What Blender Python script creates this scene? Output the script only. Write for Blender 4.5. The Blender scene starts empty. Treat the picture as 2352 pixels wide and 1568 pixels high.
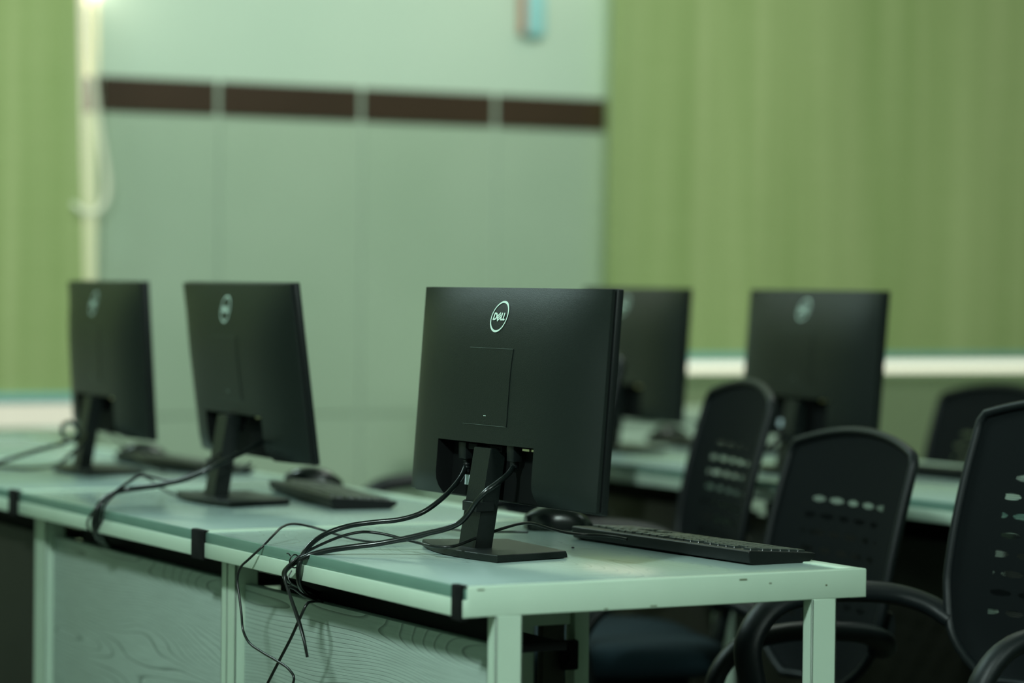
import bpy, bmesh, math, random
from mathutils import Vector, Matrix
PI = math.pi
R = math.radians
scene = bpy.context.scene
COL = scene.collection

# ------------------------------------------------------------------ materials
def mat(name, color=(0.5, 0.5, 0.5), rough=0.5, metal=0.0, spec=0.5, **kw):
    m = bpy.data.materials.new(name)
    m.use_nodes = True
    nt = m.node_tree
    b = nt.nodes['Principled BSDF']
    b.inputs['Base Color'].default_value = (*color, 1)
    b.inputs['Roughness'].default_value = rough
    b.inputs['Metallic'].default_value = metal
    b.inputs['Specular IOR Level'].default_value = spec
    for k, v in kw.items():
        b.inputs[k.replace('_', ' ')].default_value = v
    return m

def nd(nt, typ, **props):
    n = nt.nodes.new(typ)
    for k, v in props.items():
        setattr(n, k, v)
    return n

def speckle(m, base, var, scale, rough=None, bump=0.0, stretch=(1, 1, 1), coord='Object', detail=4):
    """noise driven colour variation + fine bump on a principled material"""
    nt = m.node_tree
    b = nt.nodes['Principled BSDF']
    tc = nd(nt, 'ShaderNodeTexCoord')
    mp = nd(nt, 'ShaderNodeMapping')
    mp.inputs['Scale'].default_value = stretch
    nz = nd(nt, 'ShaderNodeTexNoise')
    nz.inputs['Scale'].default_value = scale
    nz.inputs['Detail'].default_value = detail
    rp = nd(nt, 'ShaderNodeValToRGB')
    rp.color_ramp.elements[0].position = 0.3
    rp.color_ramp.elements[1].position = 0.7
    rp.color_ramp.elements[0].color = (*base, 1)
    rp.color_ramp.elements[1].color = (*var, 1)
    nt.links.new(tc.outputs[coord], mp.inputs[0])
    nt.links.new(mp.outputs[0], nz.inputs['Vector'])
    nt.links.new(nz.outputs[0], rp.inputs[0])
    nt.links.new(rp.outputs[0], b.inputs['Base Color'])
    if bump:
        bp = nd(nt, 'ShaderNodeBump')
        bp.inputs['Strength'].default_value = bump
        bp.inputs['Distance'].default_value = 0.001
        nt.links.new(nz.outputs[0], bp.inputs['Height'])
        nt.links.new(bp.outputs[0], b.inputs['Normal'])
    return m

M = {}
M['case'] = speckle(mat('monitor plastic', rough=0.42, spec=0.4), (0.003, 0.0057, 0.005), (0.0048, 0.0085, 0.0075), 900, bump=0.35)
M['case_gloss'] = speckle(mat('monitor dark plastic', rough=0.4, spec=0.3), (0.005, 0.007, 0.007), (0.007, 0.009, 0.009), 500, bump=0.1)
M['recess'] = mat('recess plastic', (0.003, 0.004, 0.004), 0.7, spec=0.15)
M['screen'] = mat('screen glass', (0.006, 0.007, 0.008), 0.25)
M['edge_highlight'] = mat('painted edge highlight', (.085, .11, .10), 0.4)  # lighter colour painted as a highlight on the mount cover edges
M['logo'] = mat('logo silver', (0.66, 0.85, 0.76), 0.4)
M['metal'] = mat('port metal', (0.75, 0.68, 0.45), 0.35, 1.0)
M['sticker'] = speckle(mat('white sticker', rough=0.6), (0.55, 0.66, 0.7), (0.75, 0.85, 0.88), 400)
M['cable'] = mat('cable rubber', (0.004, 0.0065, 0.006), 0.25, spec=0.5)
M['cable_thin'] = mat('thin cable rubber', (0.005, 0.0065, 0.006), 0.35)
M['rail'] = speckle(mat('cream painted steel', rough=0.34), (0.49, 0.63, 0.51), (0.535, 0.67, 0.55), 9, bump=0.0)
M['rail_dark'] = speckle(mat('cream painted steel dark', rough=0.45), (0.38, 0.41, 0.25), (0.44, 0.47, 0.30), 12)  # darker, yellower cream for the lower tie bars
M['cap'] = speckle(mat('black tape', rough=0.85, spec=0.15), (0.003, 0.0035, 0.0035), (0.007, 0.008, 0.008), 300, bump=0.6)
M['band'] = speckle(mat('grey edge band', rough=0.45), (0.125, 0.235, 0.19), (0.14, 0.26, 0.21), 14)
M['key'] = mat('keycap', (0.016, 0.022, 0.021), 0.33, spec=0.8)
M['kbcase'] = mat('keyboard case', (0.0035, 0.005, 0.005), 0.45, spec=0.3)
M['mouse'] = mat('mouse shell', (0.006, 0.009, 0.009), 0.25, spec=0.5)
M['chair_plastic'] = speckle(mat('chair plastic', rough=0.45, spec=0.3), (0.004, 0.006, 0.007), (0.006, 0.009, 0.010), 600, bump=0.3)
M['seat'] = speckle(mat('seat fabric', rough=0.9, spec=0.2), (0.006, 0.017, 0.022), (0.010, 0.024, 0.031), 500, bump=0.5)
M['chrome'] = mat('gas lift steel', (0.25, 0.27, 0.27), 0.35, 1.0)
M['panel_shade'] = speckle(mat('painted shade panel', rough=0.6), (0.016, 0.017, 0.011), (0.022, 0.023, 0.016), 6)  # stands in for the dark void under desks, shade painted as colour
M['wood_dark'] = mat('plinth', (0.03, 0.03, 0.02), 0.6)

def wood_material(name, c0, c1, cdark, rough, axis='desk', ring=1.0):
    m = mat(name, c0, rough)
    nt = m.node_tree
    b = nt.nodes['Principled BSDF']
    tc = nd(nt, 'ShaderNodeTexCoord')
    mp = nd(nt, 'ShaderNodeMapping')
    if axis == 'desk':
        mp.inputs['Scale'].default_value = (7.0, 1.3, 1.0)
    else:
        mp.inputs['Scale'].default_value = (1.0, .75, 4.6)
        mp.inputs['Rotation'].default_value = (R(-9), 0, 0)
    nz = nd(nt, 'ShaderNodeTexNoise')
    nz.inputs['Scale'].default_value = 1.15
    nz.inputs['Detail'].default_value = 3.0
    nz.inputs['Roughness'].default_value = 0.22
    nt.links.new(tc.outputs['Object'], mp.inputs[0])
    nt.links.new(mp.outputs[0], nz.inputs['Vector'])
    mul = nd(nt, 'ShaderNodeMath', operation='MULTIPLY')
    mul.inputs[1].default_value = 34.0 * ring
    nt.links.new(nz.outputs[0], mul.inputs[0])
    fr = nd(nt, 'ShaderNodeMath', operation='FRACT')
    nt.links.new(mul.outputs[0], fr.inputs[0])
    rp = nd(nt, 'ShaderNodeValToRGB')
    e = rp.color_ramp.elements
    e[0].position = 0.0; e[0].color = (*cdark, 1)
    e[1].position = 1.0; e[1].color = (*c1, 1)
    k = rp.color_ramp.elements.new(0.22); k.color = (*c0, 1)
    k = rp.color_ramp.elements.new(0.8); k.color = (*c0, 1)
    nt.links.new(fr.outputs[0], rp.inputs[0])
    # streaky fibres
    mp2 = nd(nt, 'ShaderNodeMapping')
    mp2.inputs['Scale'].default_value = (160, 5, 1) if axis == 'desk' else (1, 6, 150)
    nz2 = nd(nt, 'ShaderNodeTexNoise')
    nz2.inputs['Scale'].default_value = 2.0
    nz2.inputs['Detail'].default_value = 3
    nt.links.new(tc.outputs['Object'], mp2.inputs[0])
    nt.links.new(mp2.outputs[0], nz2.inputs['Vector'])
    mx = nd(nt, 'ShaderNodeMixRGB', blend_type='MULTIPLY')
    mx.inputs[0].default_value = 0.35
    nt.links.new(rp.outputs[0], mx.inputs[1])
    nt.links.new(nz2.outputs[0], mx.inputs[2])
    # broad patches decide where the rings show
    nz3 = nd(nt, 'ShaderNodeTexNoise')
    nz3.inputs['Scale'].default_value = 2.6
    nt.links.new(tc.outputs['Object'], nz3.inputs['Vector'])
    r3 = nd(nt, 'ShaderNodeValToRGB')
    r3.color_ramp.elements[0].position = 0.42
    r3.color_ramp.elements[1].position = 0.62
    nt.links.new(nz3.outputs[0], r3.inputs[0])
    mx2 = nd(nt, 'ShaderNodeMixRGB', blend_type='MIX')
    mx2.inputs[1].default_value = (*[x * 0.85 for x in c0], 1)
    nt.links.new(r3.outputs[0], mx2.inputs[0])
    nt.links.new(mx.outputs[0], mx2.inputs[2])
    if axis == 'desk':
        nt.links.new(mx2.outputs[0], b.inputs['Base Color'])
    else:
        nt.links.new(mx.outputs[0], b.inputs['Base Color'])
    return m

M['desktop'] = wood_material('grey oak laminate', (0.39, 0.52, 0.49), (0.42, 0.55, 0.52), (0.17, 0.25, 0.24), 0.2)
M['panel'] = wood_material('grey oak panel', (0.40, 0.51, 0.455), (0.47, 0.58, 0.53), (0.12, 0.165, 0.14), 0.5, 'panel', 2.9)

def blind_material(name, c0, c1, along='X'):
    m = bpy.data.materials.new(name); m.use_nodes = True
    nt = m.node_tree; nt.nodes.clear()
    out = nd(nt, 'ShaderNodeOutputMaterial')
    d = nd(nt, 'ShaderNodeBsdfDiffuse'); t = nd(nt, 'ShaderNodeBsdfTranslucent')
    mix = nd(nt, 'ShaderNodeMixShader'); mix.inputs[0].default_value = 0.12
    tc = nd(nt, 'ShaderNodeTexCoord')
    cols = []
    for sc, scl in (((9, 1, 0.25), 1.6), ((120, 1, 5), 1.0), ((4, 1, 160), 1.0)):
        mp = nd(nt, 'ShaderNodeMapping'); mp.inputs['Scale'].default_value = sc
        nz = nd(nt, 'ShaderNodeTexNoise'); nz.inputs['Scale'].default_value = scl
        nz.inputs['Detail'].default_value = 3
        nt.links.new(tc.outputs['Object'], mp.inputs[0]); nt.links.new(mp.outputs[0], nz.inputs['Vector'])
        cols.append(nz)
    a = nd(nt, 'ShaderNodeMath', operation='ADD'); b_ = nd(nt, 'ShaderNodeMath', operation='MULTIPLY_ADD')
    nt.links.new(cols[1].outputs[0], a.inputs[0]); nt.links.new(cols[2].outputs[0], a.inputs[1])
    b_.inputs[1].default_value = 0.25
    nt.links.new(a.outputs[0], b_.inputs[0]); nt.links.new(cols[0].outputs[0], b_.inputs[2])
    rp = nd(nt, 'ShaderNodeValToRGB')
    rp.color_ramp.elements[0].position = 0.55; rp.color_ramp.elements[0].color = (*c0, 1)
    rp.color_ramp.elements[1].position = 0.95; rp.color_ramp.elements[1].color = (*c1, 1)
    nt.links.new(b_.outputs[0], rp.inputs[0])
    for s in (d, t):
        nt.links.new(rp.outputs[0], s.inputs['Color'])
    nt.links.new(d.outputs[0], mix.inputs[1]); nt.links.new(t.outputs[0], mix.inputs[2])
    nt.links.new(mix.outputs[0], out.inputs[0])
    return m
M['blind'] = blind_material('green roller fabric', (0.29, 0.38, 0.155), (0.40, 0.48, 0.23))
M['blind_bar'] = mat('blind bottom bar', (0.25, 0.52, 0.50), 0.4)
M['paint'] = speckle(mat('wall paint', rough=0.7), (0.50, 0.62, 0.50), (0.54, 0.65, 0.53), 1.6)
M['olive'] = speckle(mat('lower wall paint', rough=0.7), (0.25, 0.31, 0.17), (0.29, 0.35, 0.20), 2.0)
M['tile_brown'] = speckle(mat('brown tile', rough=0.3), (0.040, 0.022, 0.012), (0.050, 0.028, 0.016), 3)
M['grout'] = mat('grout', (0.46, 0.56, 0.44), 0.7)
M['tile'] = speckle(mat('wall tile', rough=0.32), (0.36, 0.455, 0.335), (0.40, 0.49, 0.37), 2.2)
M['ceiling'] = mat('ceiling white', (0.6, 0.68, 0.6), 0.9)
M['floor'] = speckle(mat('floor tile', rough=0.35), (0.06, 0.068, 0.045), (0.08, 0.09, 0.06), 5)
M['frame'] = mat('window frame', (0.45, 0.58, 0.55), 0.5)
M['plaster'] = mat('white plaster', (.82, .80, .62), 0.8)
M['cord'] = mat('cream cord', (0.85, 0.83, 0.66), 0.5)
M['cyan'] = mat('pale blue plastic', (0.32, 0.62, 0.62), 0.45)
M['pink'] = mat('pink plastic', (0.55, 0.28, 0.2), 0.5)
M['cabinet'] = mat('pale cabinet', (0.42, 0.52, 0.42), 0.45)
M['grime'] = mat('grime', (0.10, 0.12, 0.06), 0.7)
M['crumb'] = mat('crumb', (0.02, 0.02, 0.02), 0.8)

def glass_material(tint=1.0, name='window glass'):
    m = bpy.data.materials.new(name); m.use_nodes = True
    nt = m.node_tree; nt.nodes.clear()
    out = nd(nt, 'ShaderNodeOutputMaterial'); tr = nd(nt, 'ShaderNodeBsdfTransparent')
    gl = nd(nt, 'ShaderNodeBsdfGlossy'); gl.inputs['Roughness'].default_value = 0.02
    mx = nd(nt, 'ShaderNodeMixShader'); mx.inputs[0].default_value = 0.06; tr.inputs[0].default_value = (tint, tint * .99, tint * .90, 1)
    nt.links.new(tr.outputs[0], mx.inputs[1]); nt.links.new(gl.outputs[0], mx.inputs[2])
    nt.links.new(mx.outputs[0], out.inputs[0])
    return m
M['glass'] = glass_material()
M['glass_dimmed'] = glass_material(.74, 'dimmed glass')  # tint dims the daylight seen through the left window

def mesh_material():
    """black office chair knit: opaque weave with rows of lens shaped open patches"""
    m = bpy.data.materials.new('chair mesh knit'); m.use_nodes = True
    nt = m.node_tree
    b = nt.nodes['Principled BSDF']
    b.inputs['Base Color'].default_value = (0.0035, 0.0055, 0.006, 1)
    b.inputs['Roughness'].default_value = 0.8
    b.inputs['Specular IOR Level'].default_value = 0.12
    L = nt.links.new
    def mth(op, a, c=None, c2=None):
        n = nd(nt, 'ShaderNodeMath', operation=op)
        for i, v in enumerate((a, c, c2)):
            if v is None: continue
            if isinstance(v, (int, float)): n.inputs[i].default_value = v
            else: L(v, n.inputs[i])
        return n.outputs[0]
    uv = nd(nt, 'ShaderNodeUVMap')
    sp = nd(nt, 'ShaderNodeSeparateXYZ'); L(uv.outputs[0], sp.inputs[0])
    u, v = sp.outputs[0], sp.outputs[1]          # metres across / up
    row = mth('DIVIDE', v, 0.028)
    ri = mth('FLOOR', row)
    rf = mth('SUBTRACT', mth('FRACT', row), 0.5)
    off = mth('MULTIPLY', mth('FRACT', mth('MULTIPLY', ri, 0.377)), 1.0)
    colx = mth('ADD', mth('DIVIDE', u, 0.056), off)
    cf = mth('SUBTRACT', mth('FRACT', colx), 0.5)
    wob = mth('FRACT', mth('MULTIPLY', mth('ADD', mth('FLOOR', colx), mth('MULTIPLY', ri, 3.1)), 0.618))
    wid = mth('MULTIPLY_ADD', wob, 0.16, 0.28)
    a = mth('POWER', mth('DIVIDE', cf, wid), 2.0)
    c = mth('POWER', mth('DIVIDE', rf, 0.17), 2.0)
    oval = mth('LESS_THAN', mth('ADD', a, c), 1.0)
    # keep the ovals in the middle of the panel
    inside = mth('LESS_THAN', mth('ABSOLUTE', u), 0.13)
    top = mth('LESS_THAN', v, 0.315)
    bot = mth('GREATER_THAN', v, 0.075)
    mask = mth('MULTIPLY', mth('MULTIPLY', oval, inside), mth('MULTIPLY', top, bot))
    du = mth('SUBTRACT', mth('FRACT', mth('ADD', mth('DIVIDE', u, 0.0036), mth('DIVIDE', v, 0.0072))), 0.5)
    dv = mth('SUBTRACT', mth('FRACT', mth('DIVIDE', v, 0.0030)), 0.5)
    dot = mth('LESS_THAN', mth('ADD', mth('POWER', du, 2.0), mth('POWER', dv, 2.0)), 0.19)
    tr = mth('MULTIPLY', mask, dot)
    alpha = mth('SUBTRACT', 1.0, tr)
    L(alpha, b.inputs['Alpha'])
    return m
M['knit'] = mesh_material()

# ------------------------------------------------------------------ mesh helpers
class MB:
    def __init__(self):
        self.bm = bmesh.new()
    def box(self, x0, x1, y0, y1, z0, z1, bevel=0.0, seg=2, rot=None, origin=None, mi=0):
        t = bmesh.new()
        vs = [t.verts.new((x, y, z)) for x in (x0, x1) for y in (y0, y1) for z in (z0, z1)]
        for f in ((0, 1, 3, 2), (4, 6, 7, 5), (0, 4, 5, 1), (2, 3, 7, 6), (0, 2, 6, 4), (1, 5, 7, 3)):
            t.faces.new([vs[i] for i in f])
        if bevel:
            bmesh.ops.bevel(t, geom=list(t.edges), offset=bevel, segments=seg, affect='EDGES', profile=0.5)
        self._merge(t, rot, origin, mi)
        return self
    def prism(self, pts, axis, a, b, bevel=0.0, rot=None, origin=None, mi=0, seg=2):
        """pts: 2-D outline, extruded along axis ('x','y','z') from a to b"""
        def P(p, h):
            if axis == 'z': return (p[0], p[1], h)
            if axis == 'y': return (p[0], h, p[1])
            return (h, p[0], p[1])
        t = bmesh.new()
        lo = [t.verts.new(P(p, a)) for p in pts]
        hi = [t.verts.new(P(p, b)) for p in pts]
        n = len(pts)
        t.faces.new(lo); t.faces.new(hi[::-1])
        for i in range(n):
            t.faces.new((lo[i], hi[i], hi[(i + 1) % n], lo[(i + 1) % n]))
        bmesh.ops.recalc_face_normals(t, faces=t.faces)
        if bevel:
            bmesh.ops.bevel(t, geom=list(t.edges), offset=bevel, segments=seg, affect='EDGES', profile=0.5)
        self._merge(t, rot, origin, mi)
        return self
    def _merge(self, t, rot=None, origin=None, mi=0):
        if rot is not None:
            o = Vector(origin or (0, 0, 0))
            for v in t.verts:
                v.co = rot @ (v.co - o) + o
        t.verts.index_update()
        mp = [self.bm.verts.new(v.co) for v in t.verts]
        for f in t.faces:
            try:
                nf = self.bm.faces.new([mp[v.index] for v in f.verts]); nf.material_index = mi
            except ValueError:
                pass
        t.free()
    def tube(self, pts, r, seg=10, closed=False, flat=None):
        """sweep; r number or list; flat=(w,h) elliptical section oriented by up z"""
        P = [Vector(p) for p in pts]
        n = len(P)
        rings = []
        prev = None
        for i in range(n):
            if closed:
                d = (P[(i + 1) % n] - P[(i - 1) % n])
            else:
                d = P[min(i + 1, n - 1)] - P[max(i - 1, 0)]
            if d.length < 1e-9: d = Vector((0, 0, 1))
            d.normalize()
            if prev is None:
                up = Vector((0, 0, 1)) if abs(d.z) < 0.9 else Vector((1, 0, 0))
                s = d.cross(up).normalized()
            else:
                s = (prev - d * prev.dot(d))
                s = s.normalized() if s.length > 1e-6 else d.orthogonal().normalized()
            prev = s
            u = s.cross(d).normalized()
            rr = r[i] if isinstance(r, (list, tuple)) else r
            w, h = (rr, rr) if flat is None else flat
            rings.append([self.bm.verts.new(P[i] + s * (math.cos(2 * PI * k / seg) * w) + u * (math.sin(2 * PI * k / seg) * h)) for k in range(seg)])
        m = n if closed else n - 1
        for i in range(m):
            A, B = rings[i], rings[(i + 1) % n]
            for k in range(seg):
                self.bm.faces.new((A[k], A[(k + 1) % seg], B[(k + 1) % seg], B[k]))
        if not closed:
            self.bm.faces.new(rings[0][::-1]); self.bm.faces.new(rings[-1])
        return self
    def lathe(self, prof, cx=0, cy=0, seg=24):
        rings = [[self.bm.verts.new((cx + r * math.cos(2 * PI * k / seg), cy + r * math.sin(2 * PI * k / seg), z)) for k in range(seg)] for r, z in prof]
        for A, B in zip(rings, rings[1:]):
            for k in range(seg):
                self.bm.faces.new((A[k], A[(k + 1) % seg], B[(k + 1) % seg], B[k]))
        self.bm.faces.new(rings[0][::-1]); self.bm.faces.new(rings[-1])
        return self
    def build(self, name, material, parent=None, smooth=None, loc=None, recalc=True):
        if recalc:
            bmesh.ops.recalc_face_normals(self.bm, faces=self.bm.faces)
        me = bpy.data.meshes.new(name)
        self.bm.to_mesh(me); self.bm.free()
        mats = material if isinstance(material, (list, tuple)) else [material]
        for m in mats: me.materials.append(m)
        if smooth is not None:
            for p in me.polygons: p.use_smooth = True
            me.set_sharp_from_angle(angle=R(smooth))
        o = bpy.data.objects.new(name, me)
        COL.objects.link(o)
        if parent is not None: o.parent = parent
        if loc is not None: o.location = loc
        return o

def spline(pts, n=6, closed=False):
    P = [Vector(p) for p in pts]; out = []
    N = len(P)
    for i in range(N if closed else N - 1):
        if closed:
            p0, p1, p2, p3 = P[(i - 1) % N], P[i], P[(i + 1) % N], P[(i + 2) % N]
        else:
            p1, p2 = P[i], P[i + 1]
            p0 = P[i - 1] if i else p1 * 2 - p2
            p3 = P[i + 2] if i + 2 < N else p2 * 2 - p1
        # centripetal style tangents keep uneven spacing smooth
        d0, d1, d2 = max((p1 - p0).length, 1e-5) ** .5, max((p2 - p1).length, 1e-5) ** .5, max((p3 - p2).length, 1e-5) ** .5
        m1 = (p2 - p1) + ((p1 - p0) / d0 - (p2 - p0) / (d0 + d1)) * d1
        m2 = (p2 - p1) + ((p3 - p2) / d2 - (p3 - p1) / (d1 + d2)) * d1
        for k in range(n):
            t = k / n
            out.append(p1 * (2 * t**3 - 3 * t**2 + 1) + m1 * (t**3 - 2 * t**2 + t) + p2 * (-2 * t**3 + 3 * t**2) + m2 * (t**3 - t**2))
    if not closed: out.append(P[-1])
    return out

def smooth_path(pts, it=2):
    P = [Vector(p) for p in pts]
    for _ in range(it):
        Q = P[:]
        for i in range(1, len(P) - 1):
            Q[i] = P[i] * 0.5 + (P[i - 1] + P[i + 1]) * 0.25
        P = Q
    return P

def tag(o, label=None, cat=None, group=None, kind=None):
    if label: o['label'] = label
    if cat: o['category'] = cat
    if group: o['group'] = group
    if kind: o['kind'] = kind
    return o

def empty(name, loc, rz=0.0):
    o = bpy.data.objects.new(name, None); COL.objects.link(o)
    o.location = loc; o.rotation_euler = (0, 0, rz); o.empty_display_size = 0.1
    return o

def struct(o, label=None, cat=None):
    o['kind'] = 'structure'
    if label: o['label'] = label
    if cat: o['category'] = cat
    return o

def children(o): return [c for c in bpy.data.objects if c.parent == o]
def copy_tree(o, parent=None, skip=()):
    c = o.copy(); COL.objects.link(c)
    if parent is not None: c.parent = parent
    for ch in children(o):
        if ch.name.split('.')[0] in skip: continue
        copy_tree(ch, c, skip)
    return c
# ------------------------------------------------------------------ room
WY = 4.20                       # face of the back wall
def make_room():
    f = MB().box(-3.2, 6.2, -5.2, WY + .3, -.1, 0).build('floor', M['floor']); struct(f)
    c = MB().box(-3.2, 6.2, -5.2, WY + .3, 3.1, 3.2).build('ceiling', M['ceiling']); struct(c)
    for n, a in (('wall_left', (-3.3, -3.2, -5.2, WY + .3, 0, 3.1)), ('wall_right', (6.2, 6.3, -5.2, WY + .3, 0, 3.1)),
                 ('wall_front', (-3.2, 6.2, -5.3, -5.2, 0, 3.1))):
        struct(MB().box(*a).build(n, M['paint']))
    # back wall: two window openings either side of the tiled stretch
    # left opening x -1.2..0.99 z 0.70..3.0   right opening x 2.70..5.4 z 0.848..3.0
    w = MB()
    y0, y1 = WY, WY + .12
    w.box(1.08, 2.70, y0, y1, 1.668, 3.1)
    w.box(-3.2, -1.2, y0, y1, 0, 3.1)
    w.box(5.4, 6.2, y0, y1, 0, 3.1)
    w.box(-1.2, 1.08, y0, y1, 3.0, 3.1)
    w.box(2.70, 5.4, y0, y1, 3.0, 3.1)
    w.box(-1.2, 1.08, y0, y1, 0, .70, mi=1)
    w.box(2.70, 5.4, y0, y1, 0, .848, mi=1)
    w.box(1.08, 2.70, y0, y1, 0, 1.668, mi=2)
    wall = w.build('wall_back', [M['paint'], M['olive'], M['grout']]); struct(wall)
    # tiles: one wainscot, tiles and brown border
    t = MB()
    xs = [1.08, 1.425, 1.862, 2.293, 2.672]
    for a, b in zip(xs, xs[1:]):
        for z0, z1 in ((.30, .745), (.75, 1.570)):
            t.box(a + .006, b - .006, WY - .008, WY, z0, z1, bevel=.001, seg=1)
    t.box(1.08, 2.672, WY - .0075, WY, .01, .295)
    struct(t.build('trim_1', M['tile'], smooth=30))
    bt = MB()
    bt2 = MB()
    for a, b in zip(xs, xs[1:]):
        bt.box(a + .0075, b - .0075, WY - .009, WY, 1.578, 1.672, bevel=.001, seg=1)
    struct(bt.build('trim_2', M['tile_brown'], smooth=30))
    # the tiles turn the corner onto the window reveal, white plaster above
    jm = MB()
    jm.box(1.072, 1.08, WY - .008, WY + .09, .70, 1.572, mi=0)
    jm.box(1.072, 1.08, WY - .009, WY + .09, 1.578, 1.672, mi=1)
    jm.box(1.074, 1.08, WY - .001, WY + .09, 1.674, 3.0, mi=2)
    struct(jm.build('trim_3', [M['tile'], M['tile_brown'], M['plaster']]))
    # windows
    for i, (xa, xb, za) in enumerate(((-1.2, 1.08, .70), (2.70, 5.4, .848))):
        fr = MB()
        ya, yb = WY + .09, WY + .12
        fr.box(xa, xb, ya, yb, 2.95, 3.0)
        for x in ([xa, xa + .73, xa + 1.46] if i == 0 else [xa, xa + .9, xa + 1.8, xb - .04]):
            fr.box(x, x + .04, ya, yb, za, 2.95)
        fr.box(xa, xb, ya, yb, za, za + (.018 if i == 0 else .01))
        wo = fr.build('window_%d' % (i + 1), M['frame']); struct(wo)
        g = MB().box(xa + .02, xb + .0, WY + .103, WY + .107, za + .01, 2.96).build('window_pane', M['glass_dimmed'] if i == 0 else M['glass'], wo)
    return
make_room()

# roller blinds -------------------------------------------------------------
def make_blind(name, pts, zbar, label, ripple):
    root = empty(name, (0, 0, 0))
    tag(root, label, 'blind', kind=None)
    m = MB()
    (xa0, xa1), (xb0, xb1), zt = pts       # left bottom/top, right bottom/top
    nx, nz = 60, 24
    grid = []
    for i in range(nx + 1):
        row = []
        for k in range(nz + 1):
            s, t = i / nx, k / nz
            xl = xa0 + (xa1 - xa0) * t; xr = xb0 + (xb1 - xb0) * t
            x = xl + (xr - xl) * s
            z = zbar + (zt - zbar) * t
            y = WY - .06 + ripple * math.sin(x * 9.0) * .6 + ripple * math.sin(x * 23 + 1) * .35
            row.append(m.bm.verts.new((x, y, z)))
        grid.append(row)
    for i in range(nx):
        for k in range(nz):
            m.bm.faces.new((grid[i][k], grid[i + 1][k], grid[i + 1][k + 1], grid[i][k + 1]))
    m.build('fabric', M['blind'], root, smooth=60)
    MB().box(xa0, xb0, WY - .072, WY - .05, zbar - .024, zbar + .003, bevel=.003).build('bottom_bar', M['blind_bar'], root, smooth=40)
    MB().tube([(xa1, WY - .045, zt), (xb1, WY - .045, zt)], .025, 16).build('roller_tube', M['frame'], root, smooth=40)
    for x in (xa1, xb1):
        MB().box(x - .006, x + .006, WY - .07, WY, zt - .03, zt + .03, bevel=.002).build('bracket', M['frame'], root)
    return root
bl1 = make_blind('roller_blind', ((-1.25, -1.25), (1.028, .965), 2.93), .8145, 'olive green fabric roller blind on the left side of the tiled wall', .006)
bl2 = make_blind('roller_blind', ((2.632, 2.665), (5.45, 5.45), 2.93), .915, 'wide olive green fabric roller blind on the right, behind the standing monitors', .006)
# pull cord of the left blind
cm = MB()
cpts = spline([(.995, 4.16, 2.93), (1.028, 4.14, 2.2), (1.032, 4.13, 1.75), (1.036, 4.12, 1.66), (1.044, 4.12, 1.58), (1.056, 4.12, 1.50), (1.070, 4.12, 1.43), (1.077, 4.12, 1.375), (1.071, 4.12, 1.335), (1.052, 4.12, 1.308), (1.026, 4.12, 1.298), (1.0, 4.13, 1.31), (.972, 4.172, 1.36), (.955, 4.175, 1.6), (.93, 4.175, 2.93)], 6)
cm.tube(cpts, .0075, 8)
cord = cm.build('pull_cord', M['cord'], smooth=60)
tag(cord, 'cream pull cord hanging in a loop beside the left blind', 'cord')

# small pale blue holder on the painted wall
hold = empty('remote_holder', (2.412, WY, 1.845))
tag(hold, 'pale blue plastic holder mounted high on the painted wall', 'holder')
MB().box(-.030, .032, -.035, 0, 0, .24, bevel=.008, seg=3).build('case', M['cyan'], hold, smooth=40)
MB().box(-.046, -.029, -.028, 0, .006, .24, bevel=.003).build('side_panel', M['pink'], hold, smooth=40)

# pale low cabinet by the back wall
cab = empty('cabinet', (2.58, 3.86, 0))
tag(cab, 'pale low cabinet standing against the back wall behind the far monitors', 'cabinet')
MB().box(-.58, .58, -.17, .19, .05, .74, bevel=.004).build('carcass', M['cabinet'], cab, smooth=40)
MB().box(-.60, .60, -.19, .195, .74, .765, bevel=.004).build('top', M['cabinet'], cab, smooth=40)
MB().box(-.56, .56, -.15, .17, 0, .05).build('plinth', M['wood_dark'], cab)
for s in (-1, 1):
    d = MB().box(-.282 + s * .288, .282 + s * .288, -.186, -.170, .07, .73, bevel=.003).build('door', M['cabinet'], cab, smooth=40)
    MB().tube([(s * .04, -.187, .40), (s * .04, -.207, .41), (s * .04, -.207, .49), (s * .04, -.187, .50)], .005, 8).build('handle', M['chrome'], d, smooth=50)

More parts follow.
